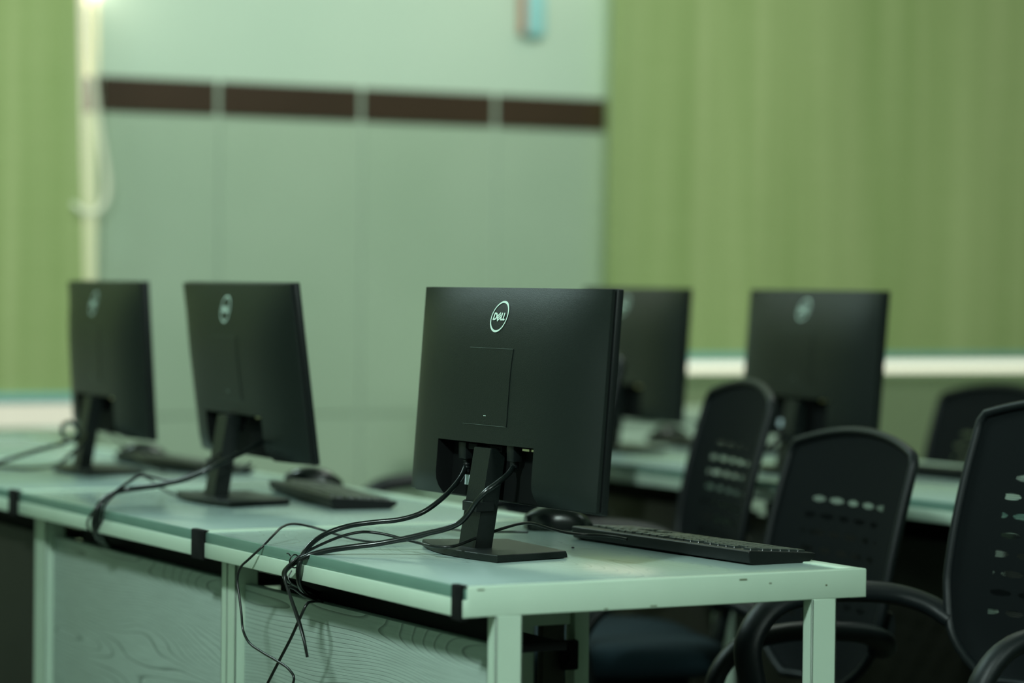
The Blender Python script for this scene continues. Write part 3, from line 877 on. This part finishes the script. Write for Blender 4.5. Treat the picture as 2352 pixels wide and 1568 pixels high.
# ------------------------------------------------------------------ cables
CB = {
    'power': [(0.246, 0.456, 0.864), (0.240, 0.450, 0.855), (0.225, 0.441, 0.842), (0.185, 0.413, 0.820), (0.155, 0.416, 0.801), (0.130, 0.426, 0.794), (0.100, 0.447, 0.792), (0.070, 0.467, 0.787), (0.035, 0.470, 0.777), (0.010, 0.462, 0.764), (-0.008, 0.450, 0.749), (-0.012, 0.453, 0.734), (-0.012, 0.454, 0.713), (0.020, 0.507, 0.690), (0.070, 0.580, 0.672), (0.140, 0.657, 0.659)],
    'video': [(0.246, 0.313, 0.875), (0.236, 0.306, 0.865), (0.215, 0.294, 0.855), (0.190, 0.291, 0.843), (0.183, 0.303, 0.830), (0.180, 0.315, 0.812), (0.172, 0.327, 0.796), (0.160, 0.340, 0.789), (0.140, 0.359, 0.783), (0.115, 0.382, 0.773), (0.085, 0.408, 0.764), (0.050, 0.424, 0.761), (0.020, 0.444, 0.755), (-0.008, 0.440, 0.748), (-0.016, 0.462, 0.738), (-0.020, 0.482, 0.725), (-0.015, 0.499, 0.716), (0.010, 0.525, 0.704), (0.060, 0.573, 0.686), (0.120, 0.629, 0.666)],
    'kb': [(0.444, 0.342, 0.765), (0.439, 0.357, 0.767), (0.430, 0.386, 0.768), (0.415, 0.414, 0.766), (0.385, 0.400, 0.769), (0.345, 0.404, 0.780), (0.315, 0.386, 0.789), (0.295, 0.371, 0.792), (0.250, 0.357, 0.785), (0.215, 0.355, 0.775), (0.188, 0.356, 0.766), (0.148, 0.310, 0.766), (0.132, 0.317, 0.766), (0.150, 0.405, 0.764), (0.130, 0.425, 0.770), (0.110, 0.453, 0.776), (0.095, 0.470, 0.778), (0.065, 0.470, 0.774), (0.030, 0.466, 0.762), (-0.002, 0.453, 0.753), (-0.022, 0.449, 0.742), (-0.028, 0.460, 0.731), (-0.030, 0.462, 0.719), (-0.030, 0.447, 0.706), (-0.030, 0.430, 0.687), (-0.030, 0.412, 0.673), (-0.030, 0.393, 0.649), (-0.030, 0.380, 0.620)],
    'kb2': [(-0.030, 0.380, 0.620), (-0.034, 0.380, 0.640), (-0.034, 0.394, 0.658), (-0.034, 0.412, 0.677), (-0.030, 0.441, 0.697), (-0.028, 0.453, 0.711), (-0.020, 0.458, 0.707), (-0.005, 0.459, 0.693), (0.080, 0.587, 0.668)],
    'mouse': [(0.422, 0.592, 0.755), (0.421, 0.632, 0.753), (0.377, 0.633, 0.753), (0.348, 0.661, 0.753), (0.357, 0.713, 0.753), (0.343, 0.719, 0.753), (0.289, 0.645, 0.753), (0.239, 0.581, 0.753), (0.197, 0.546, 0.753), (0.156, 0.533, 0.753), (0.141, 0.574, 0.752), (0.130, 0.638, 0.757), (0.110, 0.677, 0.768), (0.070, 0.661, 0.775), (0.050, 0.643, 0.773), (0.020, 0.609, 0.763), (-0.008, 0.580, 0.750), (-0.015, 0.617, 0.728), (-0.020, 0.641, 0.714), (-0.020, 0.650, 0.701), (-0.020, 0.635, 0.674), (-0.020, 0.625, 0.650), (-0.020, 0.625, 0.626), (-0.020, 0.611, 0.612), (-0.020, 0.557, 0.605), (-0.020, 0.497, 0.599), (-0.020, 0.456, 0.593), (-0.020, 0.437, 0.584), (-0.020, 0.449, 0.572), (-0.020, 0.481, 0.540)],
    'usb': [(0.060, 0.529, 0.674), (0.010, 0.456, 0.685), (-0.008, 0.435, 0.686), (-0.012, 0.436, 0.673), (-0.012, 0.469, 0.636), (-0.012, 0.515, 0.596), (-0.012, 0.556, 0.559), (-0.012, 0.588, 0.522)],
    'm2a': [(0.200, 1.251, 0.823), (0.160, 1.223, 0.811), (0.120, 1.199, 0.799), (0.090, 1.218, 0.789), (0.060, 1.237, 0.785), (0.030, 1.256, 0.781), (0.000, 1.236, 0.773), (-0.015, 1.235, 0.757), (-0.020, 1.235, 0.735), (-0.010, 1.255, 0.712), (0.040, 1.351, 0.683), (0.120, 1.472, 0.663)],
    'm2b': [(0.270, 1.229, 0.857), (0.220, 1.184, 0.839), (0.170, 1.138, 0.839), (0.140, 1.138, 0.818), (0.110, 1.156, 0.802), (0.075, 1.199, 0.790), (0.040, 1.244, 0.785), (0.010, 1.243, 0.778), (-0.012, 1.227, 0.764), (-0.016, 1.228, 0.739), (0.000, 1.262, 0.711), (0.060, 1.374, 0.678)],
    'm2c': [(0.200, 1.237, 0.839), (0.120, 1.144, 0.811), (0.100, 1.187, 0.794), (0.080, 1.231, 0.802), (0.070, 1.260, 0.810), (0.050, 1.250, 0.795), (0.020, 1.230, 0.782), (-0.012, 1.219, 0.761), (-0.020, 1.197, 0.735), (0.040, 1.341, 0.693)],
    'm2d': [(0.270, 1.273, 0.820), (0.500, 1.900, 0.754), (0.340, 1.619, 0.754), (0.222, 1.412, 0.754), (0.191, 1.403, 0.754), (0.244, 1.608, 0.754), (0.090, 1.286, 0.801), (0.070, 1.264, 0.809), (0.030, 1.227, 0.790), (-0.008, 1.204, 0.776), (-0.014, 1.267, 0.743), (-0.014, 1.285, 0.724), (-0.010, 1.278, 0.714)],
    'm1a': [(0.250, 2.050, 0.816), (0.220, 2.015, 0.814), (0.200, 2.003, 0.826), (0.190, 1.984, 0.844), (0.180, 1.928, 0.860), (0.180, 1.881, 0.860), (0.190, 1.876, 0.847), (0.200, 1.912, 0.826), (0.180, 1.927, 0.818), (0.130, 1.892, 0.814), (0.090, 1.885, 0.801), (0.040, 1.883, 0.788), (0.000, 1.910, 0.777)],
    'm1b': [(0.260, 2.030, 0.826), (0.200, 1.923, 0.804), (0.170, 1.898, 0.786), (0.234, 2.175, 0.755), (0.182, 2.152, 0.755), (0.167, 2.266, 0.755), (0.144, 2.330, 0.755)],
    'm1c': [(0.300, 2.044, 0.833), (0.330, 2.053, 0.819), (0.559, 2.581, 0.755), (0.300, 1.837, 0.785), (0.401, 1.984, 0.755)],
    'm4': [(1.620, 1.793, 0.785), (1.630, 1.769, 0.817), (1.650, 1.775, 0.830), (1.680, 1.780, 0.838), (1.700, 1.761, 0.817)],
    'm5': [(1.720, 1.745, 0.893), (1.690, 1.709, 0.868), (1.630, 1.667, 0.845), (1.580, 1.647, 0.825), (1.540, 1.626, 0.800), (1.500, 1.620, 0.780), (1.410, 1.506, 0.763), (1.410, 1.505, 0.742)],
}
def cable(name, key, r, parent=None, label=None, material='cable', it=1, group=None):
    pts = smooth_path(CB[key], it)
    o = MB().tube(spline(pts, 6), r, 10).build(name, M[material], parent, smooth=60)
    if label: tag(o, label, 'cable', group)
    return o
def plug_box(name, parent, p, sx, sy, sz, ridges=False):
    q = MB()
    x, y, z = p
    q.box(x - sx / 2, x + sx / 2, y - sy / 2, y + sy / 2, z, z + sz, bevel=.0015)
    if ridges:
        for k in range(4):
            q.lathe([(.0042, z - .005 - .0045 * k), (.0052, z - .004 - .0045 * k), (.0052, z - .0025 - .0045 * k), (.0042, z - .0012 - .0045 * k)], x, y, 12)
        q.lathe([(.0040, z - .021), (.0042, z)], x, y, 12)
    else:
        q.lathe([(.0045, z - .009), (.006, z - .008), (.006, z + .001)], x, y, 12)
    return q.build(name, M['case_gloss'], parent, smooth=40)
pc = cable('power_cable', 'power', .0037, label='thick black power cable curving from left of the sharp monitor neck over the desk edge')
px_, py_, pz_ = CB['power'][0]
plug_box('plug', pc, (px_ + .002, py_, pz_ + .012), .016, .022, .024, True)
vc_ = cable('video_cable', 'video', .0039, label='thick black video cable passing through the clip on the sharp monitor neck')
px_, py_, pz_ = CB['video'][0]
plug_box('plug', vc_, (px_ + .000, py_, pz_ + .005), .014, .020, .025)
kc = cable('keyboard_cable', 'kb', .0021, label='thin black keyboard cable rising over the stand base and down into a hanging bend', material='cable_thin')
kc2 = MB().tube(spline(smooth_path(CB['kb2'], 1), 6), .0021, 8).build('return_strand', M['cable_thin'], kc, smooth=60)
mc = cable('mouse_cable', 'mouse', .0018, label='thin black mouse cable arching off the desk and hanging in a wide loop', material='cable_thin')
uc = cable('loose_cable', 'usb', .0021, label='thin black cable hanging diagonally in front of the wooden panel', material='cable_thin')
# cable tie round the bundle at the desk edge
tie = empty('cable_tie', (-.016, .455, .741)); tag(tie, 'small black wire tie binding the cables at the front desk edge', 'cable tie')
MB().tube([( .0085 * math.cos(a) * .9, .001 * math.sin(2 * a), .009 * math.sin(a)) for a in [2 * PI * k / 20 for k in range(20)]], .0010, 8, closed=True).build('loop', M['cable'], tie, smooth=60)
MB().tube(spline([(-.006, 0, .007), (-.009, .003, .011), (-.010, .004, .010)], 6), .0009, 8).build('twisted_end', M['cable'], tie, smooth=60)
MB().tube(spline([(-.006, -.004, -.012), (-.012, -.006, -.022), (-.010, -.010, -.030), (-.014, -.004, -.036)], 6), .0009, 8).build('twisted_end', M['cable'], tie, smooth=60)
g2 = None
cable('power_cable', 'm2a', .0042, label='dark cable bundled behind the tilted back monitor, lowest strand over the desk edge')
cable('video_cable', 'm2b', .0042, label='dark cable running from the right of the tilted monitor neck over the second desk edge')
cable('keyboard_cable', 'm2c', .0022, label='thin cable peaking above the bundle on the second desk', material='cable_thin')
cable('mouse_cable', 'm2d', .0020, label='thin cable sagging in a shallow curve before the tilted monitor base', material='cable_thin')
cable('power_cable', 'm1a', .0038, label='grey cable coiled in a ring left of the leftmost monitor neck')
cable('video_cable', 'm1b', .0038, label='dark cable trailing left along the desk from the leftmost monitor')
cable('keyboard_cable', 'm1c', .0018, label='thin cable drooping right of the leftmost monitor neck', material='cable_thin')
cable('power_cable', 'm4', .0042, label='dark cable bent between the leaning chair and the right hand monitor')
cable('video_cable', 'm5', .0042, label='dark cable hanging under the right hand blurred monitor')

# ------------------------------------------------------------------ chairs
def make_chair(name, x, y, yaw, label):
    """office chair facing local -x; origin on the floor under the gas lift"""
    root = empty(name, (x, y, 0), yaw); tag(root, label, 'chair')
    # ---- backrest outline, t = height 0..1 from bottom, returns half width
    ZB0, H = .550, .385
    def half(t):
        w = .172 + .036 * min(1, t / .35) ** .8 + .008 * math.sin(t * PI * .9)
        return w
    def pt(u, t):
        """u -1..1 across, t 0..1 up (top edge arched)"""
        tt = t
        w = half(t)
        # corner rounding at top and bottom
        if t > .96: w -= .009 * ((t - .96) / .04) ** 2.2
        if t < .20: w -= .075 * (1 - t / .20) ** 2.0
        yy = u * w
        z = ZB0 + H * t + .027 * (1 - abs(u) ** 2.0) * max(0, (t - .6) / .4) ** 2
        s = H * t
        xx = .226 + .175 * s - .0126 * math.sin(PI * t)
        xx -= .026 * u * u * (1 - .25 * t)      # wraps forward at the sides
        return (xx, yy, z)
    # knit panel
    m = MB(); NU, NT = 24, 30
    G = {}
    for i in range(NU + 1):
        for k in range(NT + 1):
            G[i, k] = m.bm.verts.new(pt((-1 + 2 * i / NU) * .985, .01 + .98 * k / NT))
    uvl = m.bm.loops.layers.uv.new('UVMap')
    for i in range(NU):
        for k in range(NT):
            f = m.bm.faces.new((G[i, k], G[i + 1, k], G[i + 1, k + 1], G[i, k + 1]))
            for l in f.loops:
                l[uvl].uv = (l.vert.co.y, (l.vert.co.z - ZB0))
    m.build('mesh_back', M['knit'], root, smooth=80, recalc=False)
    # frame round the panel
    loop = []
    for k in range(31): loop.append(pt(1, k / 30))
    for i in range(1, 20): loop.append(pt(1 - 2 * i / 20, 1))
    for k in range(31): loop.append(pt(-1, 1 - k / 30))
    for i in range(1, 20): loop.append(pt(-1 + 2 * i / 20, 0))
    MB().tube(loop, 0, 10, closed=True, flat=(.0085, .0075)).build('backrest_frame', M['chair_plastic'], root, smooth=60)
    # inner trim line, spine and lumbar bar behind the knit
    q = MB()
    q.tube([tuple(Vector(pt(1 - 2 * i / 14, .30)) + Vector((.022 + .01 * (1 - abs(1 - 2 * i / 14)), 0, 0))) for i in range(15)], 0, 10, flat=(.006, .020))
    q.build('lumbar_support', M['chair_plastic'], root, smooth=60)
    q = MB()
    q.tube(spline([(.02, 0, .425), (.14, 0, .415), (.215, 0, .44), (.238, 0, .50), (.258, 0, .60), (.280, 0, .70)], 6), 0, 10, flat=(.032, .012))
    q.build('back_bracket', M['chair_plastic'], root, smooth=60)
    # seat cushion: superellipse slab
    t = bmesh.new(); n = 40; layers = [(.86, .428), (.97, .436), (1.0, .452), (1.0, .468), (.975, .484), (.90, .494), (.7, .498), (.4, .499)]
    rings = []
    for s, z in layers:
        r = []
        for k in range(n):
            a = 2 * PI * k / n; ca, sa = math.cos(a), math.sin(a)
            e = .45
            px = math.copysign(abs(ca) ** e, ca) * .235 * s; py = math.copysign(abs(sa) ** e, sa) * .245 * s
            zz = z - .022 * max(0, (-px - .12) / .11) ** 2 + .010 * (py / .24) ** 2
            r.append(t.verts.new((px - .02, py, zz)))
        rings.append(r)
    for A, B in zip(rings, rings[1:]):
        for k in range(n): t.faces.new((A[k], A[(k + 1) % n], B[(k + 1) % n], B[k]))
    t.faces.new(rings[0][::-1]); t.faces.new(rings[-1])
    q = MB(); q._merge(t); q.build('seat', M['seat'], root, smooth=60)
    MB().box(-.16, .14, -.17, .17, .405, .432, bevel=.012, seg=3).build('seat_pan', M['chair_plastic'], root, smooth=40)
    # loop armrests
    for s in (-1, 1):
        q = MB()
        path = [(.218, s * .206, .626), (.200, s * .236, .645), (.160, s * .262, .660), (.09, s * .272, .668), (.01, s * .272, .668), (-.065, s * .272, .650), (-.105, s * .270, .600), (-.100, s * .266, .540), (-.085, s * .262, .480), (-.07, s * .245, .432), (-.03, s * .19, .415), (.0, s * .13, .413)]
        q.tube(spline(path, 5), 0, 12, flat=(.024, .015))
        a = q.build('armrest', M['chair_plastic'], root, smooth=60)
    # gas lift and five star base
    MB().lathe([(.048, .385), (.048, .405)], 0, 0, 20).lathe([(.026, .10), (.026, .26), (.015, .262), (.015, .39)], 0, 0, 20).build('gas_lift', M['chrome'], root, smooth=40)
    bs = MB().lathe([(.035, .075), (.045, .085), (.040, .12), (.030, .125)], 0, 0, 20)
    for k in range(5):
        a = 2 * PI * k / 5 + .3
        bs.tube([(.03 * math.cos(a), .03 * math.sin(a), .10), (.16 * math.cos(a), .16 * math.sin(a), .088), (.285 * math.cos(a), .285 * math.sin(a), .068)], 0, 10, flat=(.020, .013))
    sb = bs.build('star_base', M['chair_plastic'], root, smooth=50)
    for k in range(5):
        a = 2 * PI * k / 5 + .3
        c, s_ = math.cos(a), math.sin(a)
        q = MB()
        for o in (-.014, .014):
            q.tube([(.285 * c - s_ * (o - .008), .285 * s_ + c * (o - .008), .026), (.285 * c - s_ * (o + .008), .285 * s_ + c * (o + .008), .026)], .026, 18)
        q.tube([(.285 * c, .285 * s_, .03), (.285 * c, .285 * s_, .072)], .008, 10)
        q.build('caster', M['chair_plastic'], root, smooth=40)
    return root
ch = make_chair('office_chair', .79, .125, 0, 'black mesh office chair at the right edge of the photo, nearest the camera')
def chair_copy(x, y, yaw, label, lift=0):
    c = copy_tree(ch); c.location = (x, y, 0); c.rotation_euler = (0, 0, R(yaw)); c['label'] = label
    if lift:
        for o in children(c):
            if o.name.split('.')[0] not in ('star_base', 'caster'):
                o.location.z += lift
    return c
chair_copy(.88, .828, -7, 'black mesh office chair with arched top, in front of the right hand monitor', -.080)
chair_copy(1.05, 1.46, -17, 'black mesh office chair turned edge on, between the two right hand monitors', -.020)
chair_copy(2.28, 2.185, 0, 'black mesh office chair beyond the right hand desk, against the wide blind', -.066)
chair_copy(1.04, 2.02, -4, 'black office chair almost hidden behind the sharp monitor, only an arm showing', .035)

# ------------------------------------------------------------------ light
def area(name, loc, target, sx, sy, power, color, spread=None):
    l = bpy.data.lights.new(name, 'AREA'); l.shape = 'RECTANGLE'; l.size = sx; l.size_y = sy
    l.energy = power; l.color = color
    if spread: l.spread = R(spread)
    o = bpy.data.objects.new(name, l); COL.objects.link(o); o.location = loc
    d = Vector(target) - Vector(loc)
    o.rotation_euler = d.to_track_quat('-Z', 'Y').to_euler()
    return o
G1 = (.79, 1.0, .91)
area('ceiling_panel', (-2.05, -1.3, 3.05), (-.2, .3, .7), .35, .35, 142, (.80, 1.0, .94))
area('ceiling_panel', (2.1, 2.2, 3.05), (1.9, 3.6, 1.2), 1.0, .6, 56, (.88, 1.0, .90))
area('ceiling_panel', (-.35, 3.3, 3.05), (-.1, 1.2, .8), 1.0, .5, 52, (.72, 1.0, .98))
area('ceiling_panel', (3.6, .4, 3.05), (3.6, .4, 0), .6, .6, 10, G1)
area('ceiling_panel', (.3, -3.4, 3.05), (.5, -1.0, .6), .6, .6, 80, G1)
# daylight leaking past the blind edges along the wall
area('daylight', (.2, 5.0, 2.0), (1.0, 4.25, 1.6), 1.2, 2.2, 45, (1, .98, .84))
area('daylight_leak', (1.060, 4.178, 1.9), (1.20, 4.192, 1.9), 2.0, .01, 1.6, (1, .93, .80))
area('daylight_leak', (2.694, 4.188, 2.28), (2.2, 4.198, 2.28), 1.2, .008, 2.4, (1, .95, .72))

w = bpy.data.worlds.new('sky'); scene.world = w; w.use_nodes = True
bg = w.node_tree.nodes['Background']
bg.inputs[0].default_value = (.94, 1.0, .93, 1); bg.inputs[1].default_value = 1.5

# ------------------------------------------------------------------ camera
cam = bpy.data.cameras.new('camera'); co = bpy.data.objects.new('camera', cam); COL.objects.link(co)
TH = R(28.6); pitch = math.atan(132 / 6500); roll = .011
R0 = Vector((math.cos(TH), -math.sin(TH), 0)); F0 = Vector((math.sin(TH), math.cos(TH), 0)); Z = Vector((0, 0, 1))
FWD = F0 * math.cos(pitch) - Z * math.sin(pitch); U0 = F0 * math.sin(pitch) + Z * math.cos(pitch)
RI = R0 * math.cos(roll) + U0 * math.sin(roll); UP = U0 * math.cos(roll) - R0 * math.sin(roll)
mw = Matrix((RI, UP, -FWD)).transposed().to_4x4(); mw.translation = Vector((-1.603, -3.068, 1.122))
co.matrix_world = mw
cam.sensor_width = 36; cam.lens = 6500 / 2352 * 36
cam.clip_start = .05; cam.clip_end = 100
cam.dof.use_dof = True; cam.dof.focus_distance = 3.90; cam.dof.aperture_fstop = cam.lens / 1000 / .046
scene.camera = co
scene.view_settings.view_transform = 'Standard'
scene.view_settings.look = 'None'
scene.cycles.max_bounces = 8
scene.cycles.use_denoising = True
